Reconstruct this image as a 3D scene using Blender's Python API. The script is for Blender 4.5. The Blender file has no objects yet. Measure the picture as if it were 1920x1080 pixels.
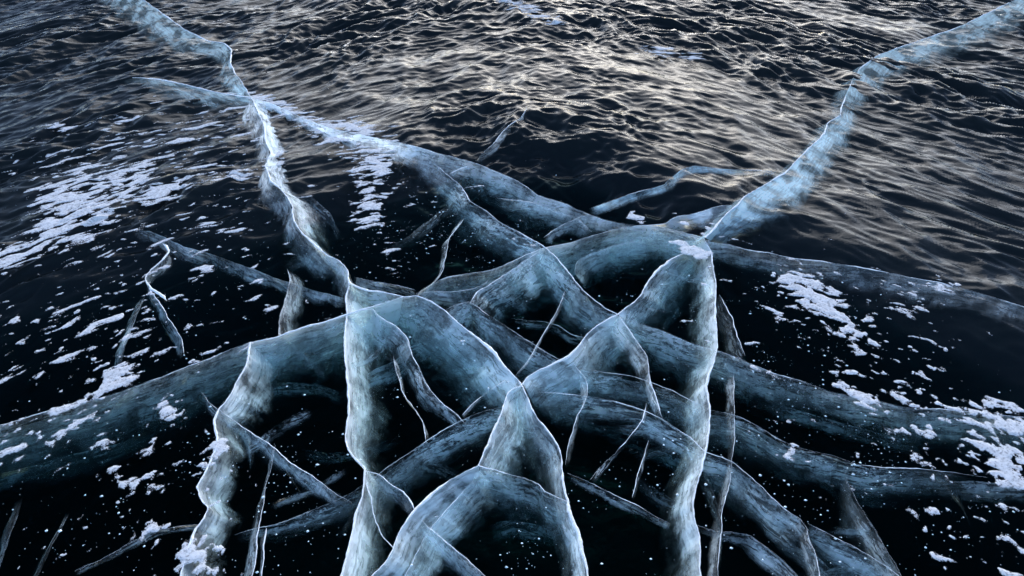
import bpy, math, random
import numpy as np

# ------------------------------------------------------------------ camera, sky, sun, exposure
SC = bpy.context.scene
COL = SC.collection
CAM_H, PITCH, HFOV = 1.6, math.radians(36.0), math.radians(68.0)
cam_d = bpy.data.cameras.new('camera'); cam = bpy.data.objects.new('camera', cam_d); COL.objects.link(cam)
cam.location = (0, 0, CAM_H); cam.rotation_euler = (math.pi / 2 - PITCH, 0, 0)
cam_d.sensor_fit = 'HORIZONTAL'; cam_d.angle = HFOV; cam_d.clip_start = 0.05; cam_d.clip_end = 3000
SC.camera = cam

SUN_EL, SUN_AZ = math.radians(22.0), math.radians(8.0)      # azimuth clockwise from +Y (straight ahead)
world = bpy.data.worlds.new('World'); SC.world = world; world.use_nodes = True
wn = world.node_tree; wn.nodes.clear()
sky = wn.nodes.new('ShaderNodeTexSky'); sky.sky_type = 'NISHITA'; sky.sun_disc = False
sky.sun_elevation = SUN_EL; sky.sun_rotation = SUN_AZ
sky.air_density = 0.75; sky.dust_density = 1.0; sky.ozone_density = 2.2
bg = wn.nodes.new('ShaderNodeBackground'); bg.inputs['Strength'].default_value = 0.10
wo = wn.nodes.new('ShaderNodeOutputWorld')
wn.links.new(sky.outputs[0], bg.inputs[0]); wn.links.new(bg.outputs[0], wo.inputs[0])

sun_d = bpy.data.lights.new('sun', 'SUN'); sun = bpy.data.objects.new('sun', sun_d); COL.objects.link(sun)
sun_d.energy = 0.5; sun_d.angle = math.radians(56.0); sun_d.color = (1.0, 0.96, 0.92)
sun.rotation_euler = (math.pi / 2 - SUN_EL, 0, math.pi - SUN_AZ)

SC.view_settings.view_transform = 'Standard'; SC.view_settings.look = 'None'
SC.view_settings.exposure = 2.35; SC.view_settings.gamma = 1.0; SC.view_settings.use_curve_mapping = False
SC.render.engine = 'CYCLES'
cy = SC.cycles
cy.transparent_max_bounces = 48; cy.max_bounces = 5; cy.volume_bounces = 0; cy.diffuse_bounces = 2
cy.use_adaptive_sampling = True; cy.adaptive_threshold = 0.03; cy.sample_clamp_indirect = 4.0; cy.caustics_reflective = False; cy.caustics_refractive = False
try:
    cy.use_denoising = True; cy.denoiser = 'OPENIMAGEDENOISE'
except Exception:
    pass

# ------------------------------------------------------------------ helpers
FPX = 960.0 / math.tan(HFOV / 2)
CP, SP = math.cos(PITCH), math.sin(PITCH)


def ground(px, py, z=0.0):
    """Point of the plane at height z that the photograph shows at (px, py); arrays welcome."""
    px = np.asarray(px, float); py = np.asarray(py, float); z = np.asarray(z, float)
    a = (px - 960.0) / FPX; b = (540.0 - py) / FPX
    dy = CP + SP * b; dz = -SP + CP * b
    k = (z - CAM_H) / dz
    return np.stack([a * k, dy * k, z + 0 * k], -1)


_rs = np.random.RandomState(7)
_perm = _rs.permutation(4096); _perm = np.concatenate([_perm, _perm, _perm])
_ang = _rs.rand(4096) * 2 * math.pi
_gx, _gy = np.cos(_ang), np.sin(_ang)


def noise2(x, y, seed=0):
    """Gradient noise, about -0.7..0.7."""
    x = np.asarray(x, float) + seed * 17.31; y = np.asarray(y, float) - seed * 9.73
    xi = np.floor(x).astype(int); yi = np.floor(y).astype(int)
    xf = x - xi; yf = y - yi
    u = xf ** 3 * (xf * (xf * 6 - 15) + 10); v = yf ** 3 * (yf * (yf * 6 - 15) + 10)

    def g(i, j):
        h = _perm[_perm[(xi + i) & 4095] + ((yi + j) & 4095)] & 4095
        return _gx[h] * (xf - i) + _gy[h] * (yf - j)
    a = g(0, 0) * (1 - u) + g(1, 0) * u; b = g(0, 1) * (1 - u) + g(1, 1) * u
    return a * (1 - v) + b * v


def fbm(x, y, seed=0, oct=3):
    r, a = 0.0, 1.0
    for k in range(oct):
        r = r + a * noise2(x * 2 ** k, y * 2 ** k, seed + k * 5); a *= 0.5
    return r


def sstep(a, b, x):
    t = np.clip((np.asarray(x, float) - a) / (b - a), 0, 1)
    return t * t * (3 - 2 * t)


def spline(pts, vals, n):
    """Catmull-Rom through pts (k x 2) and vals (k x m), n samples, even in length."""
    P = np.concatenate([np.asarray(pts, float), np.asarray(vals, float)], 1)
    P = np.vstack([2 * P[0] - P[1], P, 2 * P[-1] - P[-2]])
    out = []
    for i in range(1, len(P) - 2):
        t = np.linspace(0, 1, 24, endpoint=False)[:, None]
        p0, p1, p2, p3 = P[i - 1], P[i], P[i + 1], P[i + 2]
        # tension 0.4 hermite keeps the kinks of a crack
        m1 = (p2 - p0) * 0.18; m2 = (p3 - p1) * 0.18
        h00 = 2 * t ** 3 - 3 * t ** 2 + 1; h10 = t ** 3 - 2 * t ** 2 + t
        h01 = -2 * t ** 3 + 3 * t ** 2; h11 = t ** 3 - t ** 2
        out.append(h00 * p1 + h10 * m1 + h01 * p2 + h11 * m2)
    out.append(P[-2][None])
    Q = np.vstack(out)
    d = np.concatenate([[0], np.cumsum(np.hypot(*(np.diff(Q[:, :2], axis=0).T)))])
    s = np.linspace(0, d[-1], n)
    return np.stack([np.interp(s, d, Q[:, k]) for k in range(Q.shape[1])], 1)


def mesh_from(name, verts, faces, mat, parent=None, smooth=True, attrs=None):
    me = bpy.data.meshes.new(name)
    verts = np.asarray(verts, np.float32); faces = np.asarray(faces, np.int32)
    nf, k = faces.shape
    me.vertices.add(len(verts)); me.vertices.foreach_set('co', verts.ravel())
    me.loops.add(nf * k); me.loops.foreach_set('vertex_index', faces.ravel())
    me.polygons.add(nf)
    me.polygons.foreach_set('loop_start', np.arange(0, nf * k, k, dtype=np.int32))
    me.polygons.foreach_set('loop_total', np.full(nf, k, np.int32))
    if smooth:
        me.polygons.foreach_set('use_smooth', np.ones(nf, bool))
    for an, av in (attrs or {}).items():
        at = me.attributes.new(an, 'FLOAT', 'POINT'); at.data.foreach_set('value', np.asarray(av, np.float32).ravel())
    me.update(calc_edges=True); me.validate()
    me.materials.append(mat)
    o = bpy.data.objects.new(name, me); COL.objects.link(o)
    if parent is not None:
        o.parent = parent
        o.matrix_parent_inverse.identity(); o.location = -parent.location
    return o


def grid_faces(nr, nc):
    i = np.arange(nr - 1)[:, None] * nc + np.arange(nc - 1)[None]
    i = i.ravel()
    return np.stack([i, i + 1, i + nc + 1, i + nc], 1)


def tag(o, label=None, cat=None, group=None, kind=None):
    for k, v in (('label', label), ('category', cat), ('group', group), ('kind', kind)):
        if v:
            o[k] = v


# ------------------------------------------------------------------ materials
def new_mat(name):
    m = bpy.data.materials.new(name); m.use_nodes = True
    nt = m.node_tree; nt.nodes.clear()
    return m, nt


class NT:
    def __init__(s, nt): s.t = nt
    def n(s, typ, **kw):
        nd = s.t.nodes.new('ShaderNode' + typ)
        for k, v in kw.items():
            if k.startswith('i_'):
                nd.inputs[k[2:].replace('_', ' ')].default_value = v
            else:
                setattr(nd, k, v)
        return nd
    def l(s, a, b): s.t.links.new(a, b)
    def math(s, op, a, b=None, c=None, clamp=False):
        nd = s.t.nodes.new('ShaderNodeMath'); nd.operation = op; nd.use_clamp = clamp
        for i, v in enumerate((a, b, c)):
            if v is None: continue
            if isinstance(v, (int, float)): nd.inputs[i].default_value = v
            else: s.l(v, nd.inputs[i])
        return nd.outputs[0]
    def ramp(s, x, a, b, lo=0.0, hi=1.0):
        nd = s.t.nodes.new('ShaderNodeMapRange'); nd.interpolation_type = 'SMOOTHSTEP'
        s.l(x, nd.inputs[0])
        for i, v in zip((1, 2, 3, 4), (a, b, lo, hi)): nd.inputs[i].default_value = v
        return nd.outputs[0]
    def attr(s, name):
        nd = s.t.nodes.new('ShaderNodeAttribute'); nd.attribute_name = name
        return nd.outputs['Fac']
    def xyz(s, x, y, z):
        nd = s.t.nodes.new('ShaderNodeCombineXYZ')
        for i, v in enumerate((x, y, z)):
            if isinstance(v, (int, float)): nd.inputs[i].default_value = v
            else: s.l(v, nd.inputs[i])
        return nd.outputs[0]
    def noise(s, vec, scale, detail=3.0, rough=0.55, dist=0.0):
        nd = s.t.nodes.new('ShaderNodeTexNoise'); nd.inputs['Scale'].default_value = scale
        nd.inputs['Detail'].default_value = detail; nd.inputs['Roughness'].default_value = rough
        nd.inputs['Distortion'].default_value = dist
        s.l(vec, nd.inputs['Vector']); return nd.outputs[0]


def mat_lake():
    m, nt = new_mat('dark_rippled_ice'); N = NT(nt)
    pos = N.n('NewGeometry').outputs['Position']
    dif = N.n('BsdfDiffuse'); dif.inputs[0].default_value = (0.006, 0.009, 0.010, 1)
    gl = N.n('BsdfGlossy'); gl.inputs[0].default_value = (0.95, 0.98, 1.0, 1)
    rn = N.noise(pos, 3.0, 2.0)
    N.l(N.ramp(rn, 0.35, 0.7, 0.07, 0.14), gl.inputs['Roughness'])
    f = N.noise(pos, 26.0, 4.0, 0.6, 0.4)
    bp = N.n('Bump'); bp.inputs['Strength'].default_value = 0.22; bp.inputs['Distance'].default_value = 0.012
    N.l(f, bp.inputs['Height']); N.l(bp.outputs[0], gl.inputs['Normal'])
    fr = N.n('Fresnel'); fr.inputs['IOR'].default_value = 1.31; N.l(bp.outputs[0], fr.inputs['Normal'])
    mx = N.n('MixShader'); N.l(N.math('MULTIPLY', fr.outputs[0], 0.32), mx.inputs[0])   # half-frosted ice skin
    N.l(dif.outputs[0], mx.inputs[1]); N.l(gl.outputs[0], mx.inputs[2])
    o = N.n('OutputMaterial'); N.l(mx.outputs[0], o.inputs[0])
    return m


def mat_ice_body():
    m, nt = new_mat('clear_ice_body'); N = NT(nt)
    v = N.n('VolumeAbsorption'); v.inputs['Color'].default_value = (0.27, 0.63, 0.635, 1); v.inputs['Density'].default_value = 3.0
    o = N.n('OutputMaterial'); N.l(v.outputs[0], o.inputs['Volume'])
    return m


def mat_wall(name='fracture_plane', col=(0.87, 0.92, 0.87, 1), ragged=1.5):
    """White fracture plane in the ice: scatters light, denser or thinner from place to place, dying out with depth."""
    m, nt = new_mat(name); N = NT(nt)
    s, t, w, dens, rough, seed = (N.attr(k) for k in ('s', 't', 'w', 'dens', 'rough', 'seed'))
    d0 = N.math('MULTIPLY', t, w)                                 # distance down the plane, metres
    sl = N.math('MULTIPLY', N.math('SINE', N.math('MULTIPLY', seed, 5.1)), 0.13)
    d = N.math('ADD', d0, N.math('MULTIPLY', s, sl))              # the grain of the plane runs askew
    base = N.xyz(s, d, seed)
    cloud = N.noise(base, 7.0, 2.0, 0.5, 0.4)
    streak = N.noise(N.xyz(N.math('MULTIPLY', s, 5.0), N.math('MULTIPLY', d, 95.0), seed), 1.0, 4.0, 0.6, 0.5)
    comb = N.noise(N.xyz(N.math('MULTIPLY', s, 70.0), N.math('MULTIPLY', d, 8.0), seed), 1.0, 3.0, 0.55, 0.2)
    fine = N.noise(base, 95.0, 3.0, 0.65)
    edge = N.noise(N.xyz(N.math('MULTIPLY', s, 12.0), N.math('MULTIPLY', d, 16.0), N.math('ADD', seed, 7.3)), 1.0, 5.0, 0.66, 0.4)
    spk = N.noise(N.xyz(N.math('MULTIPLY', s, 55.0), N.math('MULTIPLY', d, 95.0), seed), 1.0, 4.0, 0.7, 0.5)
    # even veil, thinning out raggedly with depth
    tt = N.math('ADD', t, N.math('MULTIPLY', N.math('SUBTRACT', edge, 0.5), ragged))
    fade = N.ramp(tt, 0.28, 0.92, 1.0, 0.0)
    fade = N.math('MULTIPLY', fade, N.ramp(t, 0.55, 1.0, 1.0, 0.0))
    fade = N.math('ADD', fade, N.ramp(t, 0.0, 0.05, 0.30, 0.0))
    body = N.ramp(cloud, 0.38, 0.62, 0.36, 1.45)
    strk = N.ramp(streak, 0.36, 0.56, 0.74, 1.08)
    cmb = N.ramp(comb, 0.34, 0.56, 0.80, 1.06)
    mott = N.ramp(fine, 0.30, 0.62, 0.85, 1.1)
    # dark flecks, most of them in the upper half and on the rough cracks
    hol = N.noise(N.xyz(N.math('MULTIPLY', s, 12.0), N.math('MULTIPLY', d, 60.0), N.math('ADD', seed, 3.1)), 1.0, 5.0, 0.68, 0.9)
    holes = N.ramp(hol, 0.49, 0.56, 0.0, 1.0)
    band = N.math('MULTIPLY', N.ramp(t, 0.02, 0.10), N.ramp(t, 0.45, 0.85, 1.0, 0.3))
    holes = N.math('MULTIPLY', N.math('MULTIPLY', holes, band), N.math('MULTIPLY_ADD', rough, 0.65, 0.32))
    # the rough, deep-lying cracks have no clean lip: their upper rim is flaked away
    flk = N.math('MULTIPLY', N.ramp(rough, 0.5, 0.9), N.math('MULTIPLY', N.ramp(t, 0.0, 0.42, 0.95, 0.0), N.ramp(hol, 0.40, 0.52, 0.35, 1.0)))
    fade = N.math('MULTIPLY', fade, N.math('SUBTRACT', 1.0, flk))
    a = N.math('MULTIPLY', fade, body)
    a = N.math('MULTIPLY', a, N.math('SUBTRACT', 1.0, N.math('MULTIPLY', N.ramp(spk, 0.47, 0.56), N.math('MULTIPLY', rough, N.ramp(t, 0.15, 0.6, 0.85, 0.0)))))
    a = N.math('MULTIPLY', a, strk); a = N.math('MULTIPLY', a, cmb); a = N.math('MULTIPLY', a, mott)
    a = N.math('MULTIPLY', a, N.math('SUBTRACT', 1.0, holes))
    a = N.math('MULTIPLY', a, N.math('MULTIPLY', dens, 0.78), clamp=True)
    dif = N.n('BsdfDiffuse'); dif.inputs[0].default_value = col
    trl = N.n('BsdfTranslucent'); trl.inputs[0].default_value = col
    up = N.xyz(0.0, 0.0, 1.0)                                     # scattering bubbles have no facing: lit by the whole sky above
    N.l(up, dif.inputs['Normal']); N.l(up, trl.inputs['Normal'])
    mx = N.n('AddShader'); N.l(dif.outputs[0], mx.inputs[0]); N.l(trl.outputs[0], mx.inputs[1])
    tr = N.n('BsdfTransparent')
    m2 = N.n('MixShader'); N.l(a, m2.inputs[0]); N.l(tr.outputs[0], m2.inputs[1]); N.l(mx.outputs[0], m2.inputs[2])
    o = N.n('OutputMaterial'); N.l(m2.outputs[0], o.inputs[0])
    return m


def mat_frost(name, col, amin, scale, feather=False):
    m, nt = new_mat(name); N = NT(nt)
    pos = N.n('NewGeometry').outputs['Position']
    dif = N.n('BsdfDiffuse'); trl = N.n('BsdfTranslucent')
    f = N.noise(pos, scale, 4.0, 0.65)
    cr = N.n('MixRGB'); N.l(N.ramp(f, 0.3, 0.7), cr.inputs[0])
    cr.inputs[1].default_value = tuple(c * 0.82 for c in col) + (1,); cr.inputs[2].default_value = tuple(col) + (1,)
    N.l(cr.outputs[0], dif.inputs[0]); N.l(cr.outputs[0], trl.inputs[0])
    bp = N.n('Bump'); bp.inputs['Strength'].default_value = 0.6; bp.inputs['Distance'].default_value = 0.004
    N.l(f, bp.inputs['Height']); N.l(bp.outputs[0], dif.inputs['Normal'])
    mx = N.n('MixShader'); mx.inputs[0].default_value = 0.25
    N.l(dif.outputs[0], mx.inputs[1]); N.l(trl.outputs[0], mx.inputs[2])
    tr = N.n('BsdfTransparent'); m2 = N.n('MixShader')
    g = N.noise(pos, scale * 2.3, 3.0, 0.7)
    al = N.ramp(g, 0.30, 0.52, amin, 1.0)
    if feather:
        gr = N.noise(pos, 210.0, 3.0, 0.7)
        fe = N.math('ADD', N.attr('depth'), N.math('MULTIPLY', N.math('SUBTRACT', gr, 0.5), 0.55))
        al = N.math('MULTIPLY', al, N.ramp(fe, 0.0, 0.14))
    N.l(al, m2.inputs[0])
    N.l(tr.outputs[0], m2.inputs[1]); N.l(mx.outputs[0], m2.inputs[2])
    o = N.n('OutputMaterial'); N.l(m2.outputs[0], o.inputs[0])
    return m


M_LAKE, M_BODY, M_WALL = mat_lake(), mat_ice_body(), mat_wall()
M_TEAL = mat_wall('teal_fracture_plane', (0.42, 0.55, 0.56, 1), 0.9)      # far cracks: light absorbed by the ice above is put into the colour
M_FROST = mat_frost('frost_white', (0.95, 0.97, 0.98), 0.85, 90.0)
M_SNOW = mat_frost('thin_snow', (0.72, 0.73, 0.74), 0.40, 60.0, True)
M_BUB, _nt = new_mat('white_air_bubble'); _N = NT(_nt)
_d = _N.n('BsdfDiffuse'); _d.inputs[0].default_value = (0.78, 0.84, 0.87, 1)
_o = _N.n('OutputMaterial'); _N.l(_d.outputs[0], _o.inputs[0])


# ------------------------------------------------------------------ the lake: waves far off and at the sides, deep black ice near
def shelf(x, y):
    """0 over the deep clear ice, 1 where the frozen waves reach the surface."""
    yb = 2.86 - np.where(x > 0, 1.05 * np.maximum(x - 0.3, 0), 0.62 * np.maximum(-x - 0.2, 0))
    return sstep(-0.85, 0.85, y - yb + 0.25 * noise2(x * 0.8, y * 0.8, 3))


FAR_Z, DEEP_Z = -0.035, -0.75


def bed_mean(x, y):
    k = shelf(x, y)
    return FAR_Z * k + DEEP_Z * (1 - k)


def waves(x, y):
    wx = x + 0.12 * noise2(x * 1.1, y * 1.1, 11); wy = y + 0.12 * noise2(x * 1.1, y * 1.1, 12)
    u = wx; v = (wy + 0.95 * np.sqrt((wx - 0.15) ** 2 + 0.5)) * 0.80          # crests sweep back on both sides
    h = 0.030 * noise2(u / 1.1, v / 0.62, 21)
    def rid(a, b, sd):
        n = noise2(a, b, sd); return 0.55 - np.sqrt(n * n + 0.0015) * 1.6
    v2 = v + 0.05 * noise2(u / 0.5, v / 0.3, 31)
    u2 = u + 0.10 * noise2(u / 0.4, v / 0.4, 33)
    gust = 0.55 + 0.9 * sstep(-0.35, 0.4, fbm(u / 1.6, v / 1.2, 41, 2))
    h = h + gust * (0.052 * rid(u2 / 0.36, v2 / 0.26, 22) + 0.030 * rid(u2 / 0.20, v2 / 0.105, 23) + 0.014 * rid(u2 / 0.085, v2 / 0.040, 24) + 0.0042 * noise2(u2 / 0.06, v2 / 0.024, 25))
    return h


def axis(a, b, step, far, k=1.22):
    c = list(np.arange(a, b + 1e-6, step))
    d, lo, hi = step, a, b
    L, R = [], []
    while hi < far:
        d *= k; hi += d; R.append(hi)
    d = step
    while lo > -far:
        d *= k; lo -= d; L.append(lo)
    return np.array(L[::-1] + c + R)


xs = axis(-4.6, 4.6, 0.0095, 900)
yf = axis(1.7, 6.9, 0.0085, 900)
ys = np.concatenate([yf[yf < 1.7 - 1.5], np.arange(0.2, 1.69, 0.03), yf[yf >= 1.7]])
ys = np.unique(np.round(ys, 4))
X, Y = np.meshgrid(xs, ys)
near = (np.abs(X) < 9) & (Y > -4) & (Y < 14)
Z = bed_mean(X, Y)
W = np.zeros_like(X); W[near] = waves(X[near], Y[near])
amp = (0.35 + 0.65 * shelf(X, Y)) * sstep(9, 5, np.abs(X)) * sstep(14, 7, Y)
Z = Z + W * amp
lake = mesh_from('lake_ice', np.stack([X, Y, Z], -1).reshape(-1, 3), grid_faces(len(ys), len(xs)), M_LAKE)
tag(lake, 'black frozen lake ice with wind ripples catching the dusk light', 'ice', kind='structure')

# the clear ice that fills the deep part: a closed body of blue-absorbing ice, its top dipping under the frozen waves
bx = np.linspace(-7, 7, 141); by = np.linspace(-2.5, 8, 106)
BX, BY = np.meshgrid(bx, by)
top = -0.002 - 0.30 * sstep(0.60, 0.97, shelf(BX, BY))
nb = BX.size
bv0 = np.concatenate([np.stack([BX, BY, top], -1).reshape(-1, 3), np.stack([BX, BY, 0 * BX - 1.2], -1).reshape(-1, 3)])
gf = grid_faces(len(by), len(bx))
ids = np.arange(nb).reshape(BX.shape)
rim = np.concatenate([ids[0, :], ids[1:, -1], ids[-1, -2::-1], ids[-2:0:-1, 0]]); nx_ = np.roll(rim, -1)
body = mesh_from('clear_ice', bv0, np.concatenate([gf, gf[:, ::-1] + nb, np.stack([nx_, rim, rim + nb, nx_ + nb], 1)]), M_BODY, smooth=False)
tag(body, 'clear blue tinted ice above the black depth', 'ice', kind='structure')

# ------------------------------------------------------------------ cracks
_seed = [1]
KNOTS = [(656, 545), (757, 557), (975, 726), (1158, 592), (1310, 455), (897, 876), (1020, 466), (475, 185)]


def lerp_vals(v, n):
    """One value or (dx, dy) or a list of them spread over n points."""
    v = np.asarray(v, float)
    if v.ndim == 0: v = np.full((n, 1), float(v))
    elif v.ndim == 1 and v.shape[0] != n: v = np.tile(v[None], (n, 1))
    elif v.ndim == 1: v = v[:, None]
    else:
        k = len(v)
        if k != n:
            x = np.linspace(0, k - 1, n); v = np.stack([np.interp(x, np.arange(k), v[:, j]) for j in range(v.shape[1])], 1)
    return v


def wall_mesh(parent, name, C, dep, dens, rough, sd, wob=1.0, rows=15, oscale=1.0, fade=(0.06, 0.06), z0=0.0, mat=None):
    px, py, ox, oy = C[:, 0], C[:, 1], C[:, 2], C[:, 3]
    n = len(C)
    T = ground(px, py, z0)
    # the crack line trembles
    tg = np.gradient(T[:, :2], axis=0); tg /= np.linalg.norm(tg, axis=1)[:, None] + 1e-9
    nm = np.stack([-tg[:, 1], tg[:, 0]], 1)
    sl = np.concatenate([[0], np.cumsum(np.linalg.norm(np.diff(T, axis=0), axis=1))])
    jit = 0.010 * noise2(sl * 7, 0 * sl, sd) + 0.0035 * noise2(sl * 26, 0 * sl + 3, sd) + 0.0012 * noise2(sl * 90, 0 * sl + 5, sd)
    jit = jit * wob * np.minimum(1, np.minimum(sl, sl[-1] - sl) / 0.05)
    T[:, :2] += nm * jit[:, None]
    lim = -bed_mean(T[:, 0], T[:, 1])
    D = np.minimum(dep, np.maximum(lim * 0.92, 0.045)) * (1 + 0.25 * noise2(sl * 4, 0 * sl + 8, sd))
    oscale = oscale * (1.08 + 0.26 * noise2(sl * 3.2, 0 * sl + 14, sd) + 0.12 * noise2(sl * 11, 0 * sl + 15, sd))
    # shallow enough for the plane to lean back under the viewer, as a dipping fracture seen from above
    for _ in range(14):
        B = ground(px + ox * oscale, py + oy * oscale, z0 - D)
        bad = B[:, 1] > T[:, 1] - 0.30 * D
        side = np.abs((B[:, 0] - T[:, 0])) > 0.75 * D
        D = np.where(bad & ~side, D * 0.86, D)
    D = np.convolve(np.pad(D, 6, mode='edge'), np.ones(13) / 13, 'valid')
    B = ground(px + ox * oscale, py + oy * oscale, z0 - D)
    B[:, :2] += nm * (0.010 * noise2(sl * 5, 0 * sl + 4, sd + 1))[:, None]
    t = np.linspace(0, 1, rows)[:, None, None]
    P = T[None] * (1 - t) + B[None] * t
    wl = np.linalg.norm(B - T, axis=1)
    dn = np.cross(B - T, np.concatenate([tg, np.zeros((n, 1))], 1)); dn /= np.linalg.norm(dn, axis=1)[:, None] + 1e-9
    tt = np.linspace(0, 1, rows)[:, None]
    bul = np.sin(tt * math.pi) * 0.05 * wl[None] * (0.6 * noise2(sl * 3, 0 * sl + 2, sd + 2)[None] + 0.4)
    S2 = np.tile(sl[None], (rows, 1)); D2 = tt * wl[None]
    rip = np.minimum(1, tt * 4) * (0.011 * noise2(S2 * 6, D2 * 8, sd + 3) + 0.004 * noise2(S2 * 22, D2 * 22, sd + 4))
    P = P + dn[None] * (bul + rip)[..., None]
    de = np.asarray(dens, float) * np.ones(n)
    L = sl[-1]
    de = de * sstep(0, max(fade[0] * L, 1e-4), sl + 1e-5) * sstep(0, max(fade[1] * L, 1e-4), L - sl + 1e-5)
    f = np.ones((rows, 1))
    at = {'s': S2, 't': tt * np.ones((1, n)), 'w': f * wl[None], 'dens': f * de[None], 'rough': np.full((rows, n), rough), 'seed': np.full((rows, n), sd * 3.7 % 97)}
    o = mesh_from(name, P.reshape(-1, 3), grid_faces(rows, n), mat or M_WALL, parent, attrs=at)
    return o, T, sl, nm


def edge_mesh(parent, T, sl, nm, width, sd, gap=0.0, taper=(1, 1)):
    """The frosted lip where the crack meets the surface: a low ridge of uneven width."""
    n = len(T)
    w = width * (0.38 + 1.3 * np.clip(noise2(sl * 5, 0 * sl + 1, sd) + 0.12, 0, 1) + 0.45 * noise2(sl * 40, 0 * sl + 2, sd))
    if gap > 0:
        w = w * np.maximum(sstep(gap - 0.35, gap - 0.1, 0.5 + noise2(sl * 5, 0 * sl + 6, sd + 5)), 0.12)
    L = sl[-1]
    e = np.ones(n)
    if taper[0]: e = e * sstep(0, 0.12 * L, sl + 0.004)
    if taper[1]: e = e * sstep(0, 0.12 * L, L - sl + 0.004)
    w = np.maximum(w * e, 0.0003)
    z = T[:, 2]
    prof = [(-1.0, 0.000), (-0.45, 0.55), (0.25, 0.75), (1.0, 0.0), (0.2, -0.9)]
    rows = []
    for a, b in prof + prof[:1]:
        ww = w * (1 + 0.5 * noise2(sl * 60, 0 * sl + a * 9, sd + 9))
        rows.append(np.stack([T[:, 0] + nm[:, 0] * a * ww * 0.5, T[:, 1] + nm[:, 1] * a * ww * 0.5, z + 0.002 + b * w * 0.5], 1))
    V = np.stack(rows, 0)
    return mesh_from('frost_edge', V.reshape(-1, 3), grid_faces(len(rows), n), M_FROST, parent)


def crack(label, pts, off, dep=0.25, dens=0.8, rough=0.4, edge=0.006, gap=0.0, wob=1.0, inner=0, fade=(0.05, 0.05),
          group=None, cat='ice crack', other=None, z0=0.0, taper=(1, 1), name='ice_crack', mat=None):
    sd = _seed[0]; _seed[0] += 1
    pts = np.asarray(pts, float); k = len(pts)
    off = lerp_vals(off, k); de = lerp_vals(dens, k); dp = lerp_vals(dep, k)
    for jx, jy in KNOTS:       # ice is most shattered where cracks meet
        de = de * (1 + 0.6 * np.exp(-(np.hypot(pts[:, 0] - jx, pts[:, 1] - jy) / 50.0) ** 2))[:, None]
    ln = np.hypot(*np.diff(pts, axis=0).T).sum()
    n = int(max(24, min(520, ln / 2.6)))
    C = spline(pts, np.concatenate([off, de, dp], 1), n)
    root = bpy.data.objects.new(name, None); COL.objects.link(root)
    mid = ground(*pts[k // 2], z0); root.location = mid
    tag(root, label, cat, group)
    o, T, sl, nm = wall_mesh(root, 'fracture_wall', C, C[:, 5], C[:, 4], rough, sd, wob, fade=fade, z0=z0, mat=mat)
    rng = random.Random(sd)
    for j in range(inner):
        C2 = C.copy(); sc = rng.uniform(0.45, 0.8) if j % 2 == 0 else rng.uniform(1.05, 1.3)
        C2[:, 0] += C[:, 2] * rng.uniform(0.02, 0.18); C2[:, 1] += C[:, 3] * rng.uniform(0.02, 0.15)
        wall_mesh(root, 'inner_lamina', C2, C[:, 5] * sc, C[:, 4] * 0.5, min(1, rough + 0.4), sd + 500 + j, wob, oscale=sc, fade=fade, z0=z0 - 0.012)
    if inner:                  # thin outer veil reaching deeper than the plane itself
        C4 = C.copy(); C4[:, 0] += C[:, 2] * 0.1; C4[:, 1] += C[:, 3] * 0.1
        wall_mesh(root, 'outer_veil', C4, C[:, 5] * 1.35, C[:, 4] * 0.22, 0.1, sd + 700, wob, oscale=1.3, fade=fade, z0=z0 - 0.03)
    for j in range(3 if inner else 0):          # faint side planes splaying off the crack into the clear ice
        i = int(n * rng.uniform(0.1, 0.9)); i2 = min(n - 1, i + 3); i1 = max(0, i - 3)
        tv = C[i2, :2] - C[i1, :2]; tv = tv / (np.linalg.norm(tv) + 1e-6) * rng.choice((-1, 1))
        ov = C[i, 2:4] / (np.linalg.norm(C[i, 2:4]) + 1e-6)
        hv = tv * rng.uniform(0.5, 1.0) + ov * rng.uniform(0.35, 0.9); hv /= np.linalg.norm(hv)
        Lp = rng.uniform(60, 150) * (0.45 + C[i, 1] / 1400.0)
        bend = np.array([-hv[1], hv[0]]) * rng.uniform(-0.12, 0.12) * Lp
        sp = np.array([C[i, :2], C[i, :2] + hv * Lp * 0.4 + bend * 0.8, C[i, :2] + hv * Lp * 0.7 + bend, C[i, :2] + hv * Lp])
        so = np.tile(np.array([[rng.uniform(-8, 8), rng.uniform(16, 34)]]), (4, 1)) * (0.45 + C[i, 1] / 1400.0)
        Cs = spline(sp, np.concatenate([so, np.full((4, 2), 0.2)], 1), 40)
        wall_mesh(root, 'splay_plane', Cs, 0.16, rng.uniform(0.28, 0.5), 0.8, sd + 1200 + j * 37, wob, rows=9, fade=(0.02, 0.55), z0=z0 - 0.01 - 0.05 * rng.random())
    if other is not None:      # a second, fainter plane dipping the other way
        C3 = C.copy(); C3[:, 2:4] = lerp_vals(other[0], k if np.asarray(other[0]).ndim > 1 else n)[:1] if np.asarray(other[0]).ndim == 1 else spline(pts, lerp_vals(other[0], k), n)[:, 2:4]
        wall_mesh(root, 'back_fracture_wall', C3, C[:, 5], C[:, 4] * other[1], rough, sd + 800, wob, fade=fade, z0=z0 - 0.003, mat=mat)
    if edge > 0:
        edge_mesh(root, T, sl, nm, edge * 0.85, sd, max(gap, 0.22), taper)
    return root


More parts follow.
